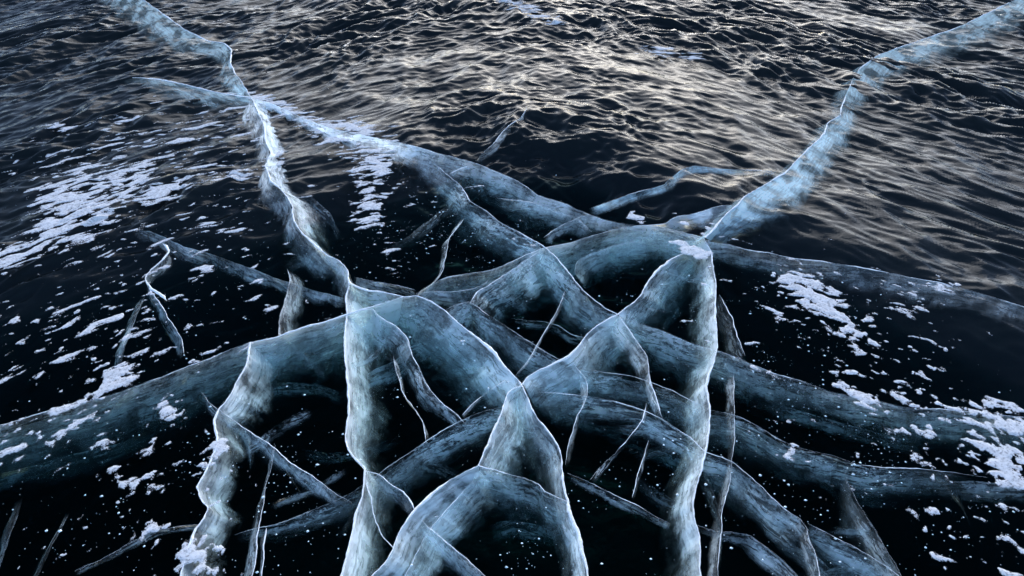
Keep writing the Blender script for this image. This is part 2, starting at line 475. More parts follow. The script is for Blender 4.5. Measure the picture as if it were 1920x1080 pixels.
# ---- the main crack running in from the far left to the knot at the left of the middle
crack('long main crack winding from the distant ripples down to the left knot of cracks',
      [(470, 182), (480, 205), (493, 230), (499, 262), (506, 290), (500, 312), (506, 340), (530, 356), (545, 384), (550, 405), (557, 425), (572, 442), (590, 460), (612, 476), (636, 490), (650, 510), (657, 534)],
      [(30, 10), (34, 15), (38, 18), (40, 20), (40, 20), (44, 24), (50, 26), (55, 30), (55, 34), (55, 36), (52, 34), (40, 30), (26, 34), (18, 40), (16, 44), (18, 40), (14, 30)],
      dep=0.16, dens=0.95, rough=0.2, edge=0.012, inner=1, other=((-22, 44), 0.5), fade=(0.02, 0.0), taper=(0, 0), z0=0.018)
crack('faint far end of the main crack among the ripples at the upper left edge',
      [(60, -150), (300, 22), (345, 55), (388, 76), (420, 82), (436, 96), (432, 118), (446, 145), (460, 165), (472, 184)],
      [(-44, 44), (-48, 44), (-48, 40), (-42, 36), (-28, 34), (-22, 34), (-26, 32), (-32, 28), (-32, 22), (-25, 18)],
      dep=0.02, dens=0.6, rough=0.1, edge=0.010, fade=(0.1, 0.0), z0=0.018, taper=(1, 0), mat=M_TEAL)
crack('teal crack reaching the main crack from the rippled ice at the far left',
      [(225, 146), (262, 146), (300, 150), (352, 160), (400, 172), (440, 180), (472, 184)], [(10, 25), (14, 34), (20, 45), (30, 48), (30, 40), (25, 30), (15, 20)],
      dep=0.03, dens=0.55, rough=0.2, edge=0.012, fade=(0.15, 0.02), z0=0.012, taper=(1, 0), mat=M_TEAL)
# ---- left knot
crack('bright curved crack arching from the left knot to the central apex',
      [(655, 532), (690, 545), (725, 550), (757, 557), (780, 556), (806, 566), (836, 585), (870, 614), (901, 641), (930, 665), (952, 692), (970, 712), (979, 726)],
      [(10, 40), (10, 50), (10, 70), (5, 80), (-15, 85), (-40, 85), (-62, 80), (-68, 72), (-70, 66), (-66, 60), (-58, 56), (-45, 50), (-30, 44)],
      dep=0.24, dens=1.0, rough=0.45, edge=0.013, inner=2, fade=(0.0, 0.0), taper=(0, 0))
crack('pale vertical crack hanging from the left knot down to the bottom edge',
      [(655, 534), (649, 556), (652, 585), (650, 612), (649, 640), (650, 675), (653, 720), (657, 760), (650, 800), (650, 828), (657, 852), (683, 880), (685, 905), (684, 930), (668, 970), (656, 1020), (642, 1085), (630, 1180), (640, 1340)],
      [(40, 20), (55, 25), (62, 30), (60, 40), (58, 45), (58, 45), (56, 45), (52, 45), (58, 45), (58, 40), (54, 40), (34, 40), (36, 50), (42, 55), (56, 50), (60, 50), (66, 40), (70, 40)],
      dep=0.24, dens=[1.0, 1.0, 1.0, 1.0, 1.0, 0.95, 0.9, 0.9, 0.9, 0.85, 0.8, 0.75, 0.7, 0.75, 0.8, 0.8, 0.8, 0.8], rough=0.25, edge=0.008, inner=1, fade=(0.0, 0.0), taper=(0, 0))
crack('broad blue crack arching left from the knot over a dark hollow',
      [(757, 557), (726, 565), (690, 578), (642, 593), (600, 607), (550, 622), (510, 634), (470, 643)],
      [(-10, 70), (-14, 100), (-22, 112), (-20, 112), (-18, 108), (-14, 106), (-10, 106), (0, 100)],
      dep=0.30, dens=0.95, rough=0.25, edge=0.010, inner=1, fade=(0.0, 0.0), taper=(0, 0))
crack('long faint crack running on to the left edge under scattered snow',
      [(470, 643), (430, 656), (396, 672), (350, 690), (300, 708), (232, 733), (150, 756), (60, 782), (-20, 802), (-600, 900)],
      [(5, 90), (0, 95), (0, 100), (-5, 105), (-8, 108), (-10, 112), (-10, 115), (-12, 115), (-14, 118), (-14, 118)],
      dep=0.30, dens=[0.7, 0.55, 0.5, 0.5, 0.5, 0.5, 0.5, 0.45, 0.45, 0.45], rough=0.5, edge=0.005, gap=0.5, inner=1, fade=(0.0, 0.0), taper=(0, 0))
crack('scalloped crack with a bright rim curving down the lower left',
      [(470, 643), (464, 678), (440, 724), (428, 747), (411, 770), (402, 788), (402, 806), (408, 834), (396, 860), (383, 890), (372, 914), (377, 934), (388, 953), (380, 972), (364, 992), (352, 1040), (330, 1150), (340, 1330)],
      [(60, 60), (60, 64), (62, 56), (60, 40), (60, 30), (62, 30), (62, 30), (54, 30), (62, 30), (70, 30), (78, 30), (74, 30), (62, 30), (66, 30), (76, 30), (80, 30), (80, 30)],
      dep=0.22, dens=[0.8, 0.85, 0.8, 0.75, 0.75, 0.75, 0.75, 0.7, 0.75, 0.75, 0.75, 0.7, 0.6, 0.55, 0.6, 0.6, 0.6], rough=0.2, edge=0.010, inner=0, fade=(0.0, 0.0), taper=(0, 0))
crack('smooth inner arch of pale ice right of the vertical crack below the knot',
      [(652, 590), (676, 584), (699, 582), (706, 592), (722, 602), (744, 614), (756, 628), (764, 642), (772, 662)],
      [(20, 70), (16, 70), (0, 66), (-4, 62), (-14, 58), (-26, 54), (-30, 50), (-26, 44), (-16, 36)],
      dep=0.20, dens=0.9, rough=0.3, edge=0.005, fade=(0.0, 0.02), taper=(0, 1))
crack('ragged leg of the inner arch slanting down towards the deep band',
      [(762, 640), (772, 664), (788, 694), (802, 722), (822, 750), (850, 776), (876, 798)], [(-26, 18), (-28, 20), (-30, 20), (-28, 22), (-26, 22), (-20, 20), (-14, 14)],
      dep=0.16, dens=0.7, rough=0.7, edge=0.005, gap=0.5, fade=(0.0, 0.12))
crack('thin wavering strand left of the ragged arch leg',
      [(738, 668), (744, 700), (757, 738), (780, 774), (794, 800), (800, 832)], [(10, 12), (10, 14), (12, 14), (10, 12), (8, 12), (6, 10)],
      dep=0.12, dens=0.6, rough=0.6, edge=0.004, gap=0.4, fade=(0.1, 0.15))
crack('dark teal pocket wall deep beneath the left arch',
      [(640, 735), (668, 712), (700, 695), (742, 674), (770, 650), (800, 640)], [(6, 34), (8, 36), (10, 38), (14, 40), (20, 40), (22, 38)],
      dep=0.34, dens=0.55, rough=0.6, edge=0, fade=(0.15, 0.15), z0=-0.08)
# ---- central apex
crack('bright right leg of the central apex running to the bottom edge',
      [(979, 724), (991, 755), (1010, 790), (1030, 818), (1046, 841), (1053, 862), (1058, 895), (1065, 930), (1072, 965), (1084, 1000), (1091, 1035), (1100, 1080), (1116, 1180), (1110, 1340)],
      [(-22, 50), (-24, 50), (-28, 46), (-34, 44), (-36, 44), (-34, 44), (-30, 40), (-30, 36), (-22, 40), (-28, 36), (-30, 36), (-30, 36), (-30, 30)],
      dep=0.20, dens=0.95, rough=0.25, edge=0.011, inner=1, fade=(0.0, 0.0), taper=(0, 0))
crack('bright left leg of the central apex sloping to the lower fork',
      [(979, 724), (962, 731), (950, 745), (943, 765), (934, 792), (920, 826), (906, 855), (897, 874)],
      [(10, 40), (30, 60), (46, 66), (56, 68), (58, 66), (58, 60), (54, 56), (44, 44)],
      dep=0.24, dens=1.0, rough=0.35, edge=0.011, inner=1, fade=(0.0, 0.0), taper=(0, 0))
crack('wide bright crack sweeping from the lower fork to the bottom edge',
      [(897, 874), (870, 886), (840, 906), (808, 932), (780, 955), (758, 984), (746, 1008), (738, 1030), (720, 1056), (696, 1084), (610, 1180), (520, 1330)],
      [(30, 40), (44, 40), (52, 46), (58, 50), (64, 56), (70, 60), (76, 60), (80, 56), (84, 52), (90, 50), (96, 50)],
      dep=0.24, dens=0.9, rough=0.2, edge=0.010, inner=0, fade=(0.0, 0.0), taper=(0, 0))
crack('fine bright seam inside the wide crack below the fork',
      [(897, 874), (884, 904), (856, 938), (824, 976), (794, 1016), (772, 1056), (730, 1150)],
      [(36, 40), (46, 44), (52, 46), (54, 46), (50, 44), (46, 40), (44, 40)],
      dep=0.26, dens=0.85, rough=0.3, edge=0.004, gap=0.45, fade=(0.0, 0.0), z0=-0.02)
crack('flaky crack bridging from the lower fork to the right leg',
      [(897, 874), (916, 880), (950, 888), (976, 893), (1000, 903), (1012, 911), (1020, 923), (1042, 935), (1068, 943)],
      [(4, 56), (4, 60), (0, 62), (-4, 62), (-6, 62), (-6, 62), (-6, 64), (-10, 64), (-14, 60)],
      dep=0.19, dens=[0.85, 0.8, 0.7, 0.65, 0.65, 0.7, 0.75, 0.7, 0.7], rough=0.8, edge=0.004, gap=0.4, inner=1, fade=(0.0, 0.0), taper=(0, 0))
crack('bright crest climbing from the central apex to the middle junction',
      [(979, 722), (990, 708), (1012, 694), (1044, 681), (1068, 668), (1083, 650), (1095, 632), (1116, 615), (1140, 600), (1158, 590)],
      [(20, 40), (40, 66), (52, 76), (60, 80), (62, 78), (60, 72), (58, 66), (56, 62), (52, 58), (46, 50)],
      dep=0.24, dens=1.0, rough=0.25, edge=0.012, inner=1, fade=(0.0, 0.0), taper=(0, 0))
crack('bright crest rising from the middle junction to the snowy knot',
      [(1158, 590), (1184, 571), (1204, 550), (1220, 525), (1238, 501), (1258, 486), (1282, 476)],
      [(30, 36), (44, 42), (52, 44), (54, 44), (52, 44), (46, 40), (36, 30)],
      dep=0.18, dens=0.9, rough=0.5, edge=0.011, inner=1, fade=(0.0, 0.0), taper=(0, 0))
crack('slim leg dropping from the middle junction between the crossing bands',
      [(1160, 590), (1178, 618), (1198, 648), (1212, 672), (1215, 700), (1226, 738), (1242, 786)], [(-24, 26), (-26, 30), (-24, 30), (-20, 26), (-14, 26), (-12, 24), (-8, 18)],
      dep=0.18, dens=0.8, rough=0.4, edge=0.005, fade=(0.0, 0.15))
crack('thin hooked strand below the bright crest right of the apex',
      [(1076, 684), (1096, 712), (1100, 742), (1091, 764), (1081, 780), (1073, 818), (1066, 850), (1060, 872)], [(-12, 14), (-14, 12), (-12, 14), (-8, 12), (6, 12), (8, 14), (8, 14), (6, 10)],
      dep=0.14, dens=0.55, rough=0.4, edge=0.004, gap=0.35, fade=(0.0, 0.2))
crack('pale hump crack in front of the central band left of the middle',
      [(834, 583), (852, 573), (880, 567), (908, 586), (940, 605), (968, 627), (1002, 648), (1034, 668), (1064, 684)],
      [(30, 44), (24, 50), (10, 58), (-6, 64), (-14, 64), (-20, 60), (-24, 56), (-26, 50), (-20, 40)],
      dep=0.24, dens=[1.0, 1.0, 0.95, 0.9, 0.8, 0.75, 0.75, 0.75, 0.75], rough=0.85, edge=0.004, gap=0.5, inner=1, fade=(0.0, 0.06))
# ---- middle band
crack('broad pale crack arcing across the middle from the snowy knot to the left',
      [(1322, 446), (1280, 436), (1240, 426), (1200, 423), (1160, 428), (1120, 440), (1080, 452), (1040, 462), (1020, 466), (984, 480), (952, 494), (920, 507), (880, 515), (836, 522), (806, 534), (780, 552)],
      [(-20, 60), (-14, 72), (-6, 80), (-10, 84), (-14, 86), (-18, 88), (-22, 92), (-26, 98), (-26, 100), (-20, 96), (-14, 80), (-8, 60), (-4, 44), (0, 36), (4, 30), (6, 24)],
      dep=0.26, dens=[0.9, 0.9, 0.95, 0.95, 0.95, 0.95, 0.95, 0.95, 0.9, 0.85, 0.75, 0.6, 0.5, 0.5, 0.5, 0.5], rough=0.35, edge=0.005, gap=0.35, inner=1, fade=(0.0, 0.05))
crack('inner ledge of the broad middle crack with a hooked tip',
      [(880, 570), (893, 547), (923, 530), (953, 513), (985, 492), (1016, 470)], [(60, 40), (56, 46), (50, 56), (46, 64), (40, 66), (30, 60)],
      dep=0.24, dens=0.7, rough=0.7, edge=0.005, gap=0.3, fade=(0.02, 0.05))
crack('grey veil crack lying behind the broad middle crack at its left end',
      [(780, 552), (812, 548), (850, 548), (890, 540), (920, 524)], [(10, 30), (12, 34), (14, 36), (16, 34), (16, 26)],
      dep=0.2, dens=0.45, rough=0.4, edge=0.003, gap=0.5, fade=(0.1, 0.1))
crack('curved rib dividing the broad middle crack',
      [(1076, 512), (1085, 490), (1110, 474), (1150, 462), (1190, 455), (1222, 460)], [(20, 30), (24, 36), (24, 44), (20, 50), (10, 50), (0, 44)],
      dep=0.24, dens=0.5, rough=0.3, edge=0.003, gap=0.4, fade=(0.05, 0.1), z0=-0.03)
crack('dark seam entering the snowy knot through pale ice from the left',
      [(1218, 428), (1240, 432), (1270, 436), (1296, 443), (1326, 452)], [(4, 22), (4, 26), (2, 30), (0, 32), (0, 28)],
      dep=0.16, dens=0.6, rough=0.7, edge=0.003, gap=0.5, fade=(0.05, 0.05))
crack('long crack descending from the snowy far junction across the middle distance',
      [(474, 184), (520, 199), (562, 219), (620, 241), (672, 252), (730, 264), (790, 279), (850, 296), (902, 311), (950, 331), (980, 346), (1010, 366), (1040, 376), (1070, 386), (1102, 402), (1142, 414), (1196, 424)],
      [(10, 22), (10, 26), (8, 30), (4, 34), (0, 36), (-4, 38), (-8, 42), (-10, 46), (-12, 52), (-16, 56), (-18, 56), (-20, 52), (-20, 48), (-20, 44), (-14, 36), (-6, 28), (0, 20)],
      dep=[0.05, 0.05, 0.06, 0.07, 0.08, 0.1, 0.12, 0.13, 0.14, 0.15, 0.15, 0.15, 0.14, 0.13, 0.12, 0.1, 0.08], dens=[1.2, 1.1, 1.0, 0.9, 0.9, 0.9, 0.8, 0.65, 0.7, 0.75, 0.75, 0.7, 0.65, 0.65, 0.65, 0.6, 0.6],
      rough=0.35, edge=0.006, gap=0.45, inner=1, fade=(0.0, 0.02), z0=0.018)
crack('parallel crack slanting from the snow patch down to the middle junction',
      [(790, 292), (830, 320), (860, 346), (882, 376), (910, 396), (942, 420), (980, 440), (1008, 454), (1024, 466), (1046, 490), (1070, 515), (1086, 536), (1106, 556), (1134, 578), (1158, 590)],
      [(-20, 26), (-24, 30), (-28, 34), (-32, 36), (-34, 40), (-34, 44), (-30, 44), (-28, 44), (-24, 46), (-26, 56), (-28, 62), (-30, 64), (-30, 60), (-26, 50), (-18, 36)],
      dep=[0.1, 0.11, 0.12, 0.13, 0.14, 0.15, 0.16, 0.17, 0.18, 0.2, 0.2, 0.2, 0.2, 0.2, 0.16], dens=[0.4, 0.5, 0.6, 0.7, 0.75, 0.75, 0.75, 0.75, 0.8, 0.8, 0.8, 0.8, 0.8, 0.8, 0.75],
      rough=0.75, edge=0.006, gap=0.3, inner=1, fade=(0.08, 0.0), taper=(1, 0))
crack('short crossing crack between the two long middle distance cracks',
      [(1106, 402), (1080, 412), (1050, 424), (1020, 446)], [(8, 20), (8, 22), (8, 22), (6, 18)], dep=0.1, dens=0.5, rough=0.4, edge=0.004, gap=0.4, fade=(0.05, 0.2))
crack('second slanting band beside the far side of the middle crack',
      [(930, 372), (970, 376), (1010, 384), (1050, 398), (1086, 412), (1110, 436)], [(-6, 20), (-8, 26), (-10, 30), (-12, 32), (-12, 28), (-8, 18)], dep=0.12, dens=0.6, rough=0.5, edge=0.003, gap=0.5, fade=(0.15, 0.05))
# ---- right
crack('upright crack with a jagged rim falling from the snowy knot to the bottom edge',
      [(1318, 444), (1332, 470), (1339, 506), (1340, 542), (1342, 580), (1345, 620), (1343, 650), (1335, 682), (1325, 722), (1328, 760), (1331, 800), (1322, 840), (1315, 870), (1310, 902), (1303, 940), (1303, 970), (1311, 1000), (1316, 1032), (1313, 1080), (1318, 1180), (1306, 1340)],
      [(-34, 20), (-40, 30), (-42, 40), (-42, 44), (-44, 44), (-46, 44), (-54, 44), (-56, 44), (-44, 44), (-46, 44), (-52, 40), (-52, 40), (-54, 40), (-54, 40), (-50, 40), (-50, 40), (-56, 36), (-60, 36), (-56, 30), (-56, 30)],
      dep=0.22, dens=0.9, rough=0.25, edge=0.008, inner=1, fade=(0.0, 0.0), taper=(0, 0))
crack('hazy crack curving from the snowy knot up towards the bright far ripples',
      [(1322, 446), (1345, 421), (1370, 395), (1396, 369), (1432, 349), (1470, 325), (1500, 296), (1526, 270), (1546, 250), (1551, 232), (1575, 216), (1580, 195)],
      [(30, 24), (60, 30), (80, 38), (84, 42), (74, 52), (56, 52), (54, 44), (54, 40), (52, 36), (46, 34), (40, 30), (36, 28)],
      dep=[0.14, 0.12, 0.09, 0.07, 0.05, 0.035, 0.03, 0.02, 0.02, 0.015, 0.015, 0.015], dens=[1.4, 1.4, 1.4, 1.3, 1.1, 1.0, 0.9, 0.85, 0.8, 0.7, 0.65, 0.6], rough=0.0, edge=0.013, inner=0, other=((-30, 14), 0.35), fade=(0.0, 0.0), taper=(0, 0), z0=0.028, mat=M_TEAL)
crack('blurred far end of the hazy crack beneath the glittering ripples',
      [(1580, 195), (1598, 152), (1612, 130), (1650, 102), (1720, 78), (1800, 50), (1870, 16), (2150, -110)],
      [(40, 28), (46, 32), (52, 38), (56, 42), (60, 44), (60, 42), (60, 40), (60, 36)],
      dep=0.015, dens=0.55, rough=0.0, edge=0.011, gap=0.45, other=((-36, 18), 0.5), fade=(0.0, 0.35), mat=M_TEAL, z0=0.026, taper=(0, 1))
crack('pale flank of the knot facing the dark hollow left of the hazy crack',
      [(1200, 424), (1246, 420), (1270, 408), (1300, 402), (1336, 392), (1376, 384)], [(10, 14), (14, 18), (20, 26), (20, 34), (14, 40), (4, 30)],
      dep=0.1, dens=0.9, rough=0.2, edge=0.007, fade=(0.04, 0.04))
crack('long crack trailing right from the snowy knot under the ripples',
      [(1318, 452), (1370, 461), (1402, 470), (1440, 475), (1472, 483), (1540, 492), (1602, 501), (1680, 515), (1760, 531), (1840, 552), (2300, 690)],
      [(6, 40), (4, 44), (2, 46), (0, 46), (-2, 46), (-4, 48), (-6, 50), (-8, 52), (-8, 50), (-8, 46), (-8, 44)],
      dep=[0.12, 0.13, 0.13, 0.12, 0.12, 0.1, 0.09, 0.08, 0.07, 0.06, 0.06], dens=[0.45, 0.45, 0.4, 0.4, 0.36, 0.36, 0.36, 0.32, 0.3, 0.26, 0.22], rough=0.35, edge=0.007, gap=0.62, fade=(0.02, 0.1))
crack('broad crack running right from the middle junction until snow covers it',
      [(1160, 592), (1202, 608), (1250, 625), (1300, 644), (1350, 660), (1400, 681), (1450, 700), (1502, 716), (1560, 734), (1640, 752), (1720, 768), (1810, 772), (2350, 830)],
      [(0, 50), (-6, 60), (-10, 66), (-12, 66), (-10, 66), (-10, 66), (-8, 64), (-6, 62), (-4, 60), (-2, 62), (0, 66), (0, 70), (0, 70)],
      dep=0.2, dens=[0.8, 0.8, 0.8, 0.8, 0.75, 0.65, 0.55, 0.5, 0.5, 0.5, 0.5, 0.5, 0.45], rough=0.6, edge=0.004, gap=0.6, inner=1, fade=(0.0, 0.05))
crack('deep mottled band crossing right below the middle crest',
      [(1086, 688), (1130, 698), (1180, 706), (1222, 720), (1262, 736), (1312, 762), (1336, 772), (1380, 780), (1420, 800), (1460, 824), (1502, 840), (1560, 855), (1602, 870), (1660, 876), (1722, 878), (1850, 896)],
      [(0, 56), (-4, 58), (-8, 60), (-8, 58), (-8, 56), (-8, 56), (-8, 60), (-6, 60), (-6, 58), (-6, 50), (-4, 50), (-4, 54), (-4, 56), (-4, 58), (-4, 50), (-4, 30)],
      dep=0.22, dens=[0.8, 0.75, 0.7, 0.7, 0.7, 0.75, 0.8, 0.75, 0.75, 0.75, 0.7, 0.75, 0.7, 0.7, 0.65, 0.5], rough=0.95, edge=0.003, gap=0.6, inner=1, fade=(0.0, 0.3))
crack('dark streaky band below the mottled band ending at the lower right hook',
      [(1000, 736), (1050, 738), (1100, 742), (1142, 750), (1200, 768), (1242, 788), (1292, 820), (1320, 848), (1372, 868), (1420, 908), (1460, 944), (1500, 974), (1516, 996)],
      [(0, 40), (0, 44), (-4, 46), (-8, 46), (-12, 46), (-16, 46), (-20, 44), (-22, 44), (-26, 46), (-30, 46), (-30, 42), (-28, 34), (-20, 24)],
      dep=0.22, dens=[0.6, 0.7, 0.75, 0.75, 0.75, 0.75, 0.7, 0.7, 0.75, 0.75, 0.75, 0.75, 0.65], rough=0.8, edge=0.003, gap=0.6, inner=1, fade=(0.12, 0.02))
crack('fanning crack from the lower right hook to the bottom edge',
      [(1514, 982), (1560, 1006), (1602, 1028), (1640, 1052), (1690, 1086), (1860, 1220)], [(-20, 40), (-24, 44), (-28, 46), (-30, 46), (-30, 44), (-30, 40)],
      dep=0.24, dens=0.55, rough=0.8, edge=0.003, gap=0.6, inner=1, fade=(0.08, 0.0))
crack('short forked strand dropping from the lower right hook',
      [(1512, 990), (1520, 1020), (1530, 1056), (1538, 1100)], [(-16, 14), (-20, 18), (-22, 20), (-22, 20)], dep=0.2, dens=0.5, rough=0.7, edge=0.003, gap=0.5, fade=(0.1, 0.0))
crack('faint slanting crack falling from the far right band',
      [(1584, 888), (1600, 928), (1622, 970), (1650, 1012), (1682, 1062), (1780, 1240)], [(-16, 30), (-20, 34), (-24, 34), (-28, 34), (-30, 34), (-30, 30)],
      dep=0.24, dens=0.5, rough=0.8, edge=0.003, gap=0.65, inner=1, fade=(0.05, 0.0))
crack('feathery strand just right of the upright crack near the knot',
      [(1348, 552), (1360, 572), (1374, 600), (1386, 636), (1397, 668)], [(-20, 26), (-22, 30), (-24, 34), (-24, 34), (-18, 24)], dep=0.18, dens=0.45, rough=0.7, edge=0.004, gap=0.5, fade=(0.1, 0.1))
crack('ghostly upright strand beside the upright crack in the lower right',
      [(1374, 694), (1377, 740), (1375, 800), (1374, 850), (1368, 905), (1356, 968), (1350, 1030), (1346, 1100)], [(-20, 16), (-20, 16), (-16, 16), (-14, 16), (-16, 16), (-22, 16), (-24, 16), (-24, 16)],
      dep=0.2, dens=0.45, rough=0.5, edge=0.003, gap=0.5, fade=(0.1, 0.0))
crack('thin crack slipping past the ghostly strand to the bottom edge',
      [(1306, 985), (1345, 998), (1400, 1004), (1432, 1022), (1466, 1048), (1500, 1084), (1516, 1110)], [(-4, 10), (-6, 14), (-14, 26), (-18, 30), (-20, 30), (-20, 30), (-20, 30)], dep=0.18, dens=0.55, rough=0.7, edge=0.003, gap=0.5, fade=(0.1, 0.0))
crack('beaded thin crack trailing right of the bright right leg',
      [(1064, 888), (1100, 904), (1150, 928), (1202, 950), (1258, 984)], [(-2, 16), (-4, 18), (-4, 20), (-6, 20), (-6, 16)], dep=0.12, dens=0.55, rough=0.8, edge=0.004, gap=0.6, fade=(0.08, 0.05))
crack('dotted hairline falling from the streaky band towards the left',
      [(1212, 756), (1202, 790), (1180, 822), (1150, 850), (1124, 880), (1106, 902)], [(4, 10)], dep=0.08, dens=0.4, rough=0.8, edge=0.005, gap=0.55, fade=(0.1, 0.1))
crack('dotted hairline dropping straight from the streaky band',
      [(1216, 826), (1206, 860), (1196, 892), (1185, 934)], [(4, 8)], dep=0.08, dens=0.4, rough=0.8, edge=0.005, gap=0.55, fade=(0.1, 0.1))
crack('single hairline slanting across the dark hollow in the middle',
      [(1060, 545), (1044, 584), (1012, 640), (990, 676), (966, 706)], [(3, 6)], dep=0.05, dens=0.3, rough=0.3, edge=0.0028, gap=0.3, fade=(0.05, 0.05), wob=0.4)
crack('hairline crossing the hollow left of the central apex',
      [(950, 712), (912, 738), (884, 760), (866, 780)], [(3, 6)], dep=0.05, dens=0.3, rough=0.3, edge=0.0028, gap=0.3, fade=(0.05, 0.05), wob=0.4)
crack('shadowy chips of ice floating in the central dark hollow',
      [(960, 598), (990, 602), (1020, 604), (1046, 612), (1070, 628), (1098, 634)], [(4, 16), (4, 18), (2, 20), (0, 22), (0, 24), (0, 20)], dep=0.14, dens=0.5, rough=0.95, edge=0.004, gap=0.7, fade=(0.2, 0.1), z0=-0.05)
# ---- far
crack('slender kinked crack in the dark rippled ice left of the hazy crack',
      [(1104, 392), (1150, 376), (1200, 359), (1246, 345), (1276, 319), (1302, 311), (1350, 317), (1420, 320), (1466, 323)], [(6, 18), (6, 18), (6, 18), (8, 18), (8, 18), (4, 18), (2, 16), (0, 14), (0, 10)],
      dep=0.03, dens=0.8, rough=0.1, edge=0.003, gap=0.6, fade=(0.05, 0.1), z0=0.03, mat=M_TEAL)
crack('small upright crack standing in the far ripples above the long crack',
      [(892, 302), (906, 288), (922, 272), (940, 250), (956, 236), (976, 222), (988, 200)], [(10, 6), (12, 8), (14, 8), (14, 8), (12, 8), (10, 6), (8, 4)], dep=0.05, dens=0.7, rough=0.3, edge=0.005, gap=0.4, fade=(0.05, 0.15), z0=0.01)
crack('thin line linking the long crack and its parallel neighbour',
      [(880, 312), (862, 318), (844, 326)], [(4, 8)], dep=0.05, dens=0.4, rough=0.3, edge=0.006, fade=(0.1, 0.1))
# ---- left side
crack('blue grey crack lying under snow flecks between the left edge and the knot',
      [(246, 432), (276, 434), (310, 444), (346, 462), (400, 478), (452, 496), (502, 516), (544, 530), (600, 546), (652, 562)], [(4, 22), (6, 26), (6, 36), (2, 36), (0, 30), (-2, 30), (-4, 30), (-4, 28), (-4, 26), (-4, 20)],
      dep=0.14, dens=[0.5, 0.5, 0.55, 0.6, 0.6, 0.6, 0.55, 0.5, 0.45, 0.4], rough=0.4, edge=0, fade=(0.08, 0.05))
crack('zigzag crack filled with snow in the dark ice on the left',
      [(302, 456), (315, 462), (316, 474), (302, 490), (284, 506), (271, 524), (284, 540), (302, 554), (314, 566)], [(14, 24), (12, 24), (10, 24), (8, 24), (8, 22), (8, 20), (8, 18), (8, 16), (6, 14)],
      dep=0.1, dens=0.4, rough=0.4, edge=0.014, fade=(0.05, 0.1))
crack('thin blue crack below the zigzag leading to a snow clump',
      [(276, 536), (300, 572), (320, 604), (338, 636), (346, 668)], [(-8, 14), (-10, 16), (-12, 18), (-12, 18), (-8, 14)], dep=0.1, dens=0.6, rough=0.4, edge=0.004, gap=0.45, fade=(0.08, 0.1))
crack('pale straight sliver hanging below the zigzag crack',
      [(272, 556), (256, 590), (244, 622), (234, 656), (226, 690)], [(-14, 14), (-18, 16), (-20, 16), (-18, 16), (-12, 12)], dep=0.12, dens=0.6, rough=0.3, edge=0, fade=(0.08, 0.15))
crack('short pale crack standing above the broad left arch',
      [(538, 504), (543, 530), (535, 560), (527, 592), (522, 632)], [(30, 16), (32, 22), (36, 26), (40, 28), (40, 24)], dep=0.16, dens=0.55, rough=0.4, edge=0.003, gap=0.4, fade=(0.2, 0.05))
crack('bent crack rising between the left knot and the parallel crack',
      [(872, 408), (858, 426), (842, 450), (836, 480), (832, 506), (814, 530), (790, 546), (778, 562)], [(-16, 12), (-18, 14), (-16, 14), (-14, 14), (-14, 16), (-10, 18), (-6, 16), (-4, 12)], dep=0.12, dens=0.65, rough=0.35, edge=0.004, gap=0.4, fade=(0.1, 0.05))
crack('dim feathered crack joining the knot from the dark ice above the arch',
      [(664, 520), (700, 528), (740, 534), (780, 545)], [(-4, 18), (0, 22), (4, 22), (6, 18)], dep=0.12, dens=0.45, rough=0.6, edge=0.003, gap=0.5, fade=(0.1, 0.1))
# ---- lower left
crack('straight slanting crack crossing the scalloped crack in the lower left',
      [(378, 736), (402, 762), (432, 784), (462, 804), (502, 830), (542, 864), (582, 894), (632, 924), (660, 944)], [(-4, 14), (-4, 18), (-8, 22), (-10, 24), (-12, 24), (-12, 24), (-12, 22), (-10, 18), (-8, 14)],
      dep=0.14, dens=[0.5, 0.55, 0.6, 0.65, 0.6, 0.55, 0.5, 0.5, 0.4], rough=0.7, edge=0.003, gap=0.5, inner=1, fade=(0.1, 0.1))
crack('deep dark band slanting up from the lower left behind the apex',
      [(440, 1004), (480, 992), (530, 980), (582, 960), (640, 932), (684, 908), (722, 884), (762, 854), (802, 824), (852, 796), (902, 774), (940, 764)],
      [(2, 18), (4, 22), (6, 26), (8, 32), (10, 40), (12, 46), (14, 50), (16, 52), (18, 54), (18, 54), (16, 50), (14, 40)],
      dep=0.26, dens=[0.45, 0.5, 0.5, 0.5, 0.55, 0.65, 0.75, 0.8, 0.8, 0.8, 0.8, 0.75], rough=0.95, edge=0.003, gap=0.65, inner=1, fade=(0.1, 0.0), z0=-0.02)
crack('thin upright crack beside the scalloped crack near the bottom',
      [(516, 836), (508, 880), (498, 930), (487, 990), (479, 1040), (470, 1100)], [(-12, 12), (-14, 14), (-16, 14), (-16, 14), (-18, 14), (-18, 14)], dep=0.14, dens=0.55, rough=0.6, edge=0.003, gap=0.5, fade=(0.05, 0.0))
crack('pair strand of the thin upright crack near the bottom',
      [(500, 990), (498, 1030), (492, 1070), (488, 1110)], [(-8, 10)], dep=0.08, dens=0.4, rough=0.5, edge=0.003, gap=0.3, fade=(0.2, 0.0))
crack('faint streak band joining the slanting crack in the lower left',
      [(508, 944), (552, 926), (602, 904), (650, 876)], [(4, 16), (4, 18), (4, 18), (2, 14)], dep=0.14, dens=0.5, rough=0.9, edge=0, fade=(0.15, 0.15))
crack('broken streaks of ice right of the scalloped rim',
      [(452, 842), (490, 816), (532, 788), (582, 762)], [(6, 20), (8, 26), (10, 26), (8, 18)], dep=0.16, dens=0.55, rough=1.0, edge=0, fade=(0.15, 0.15))
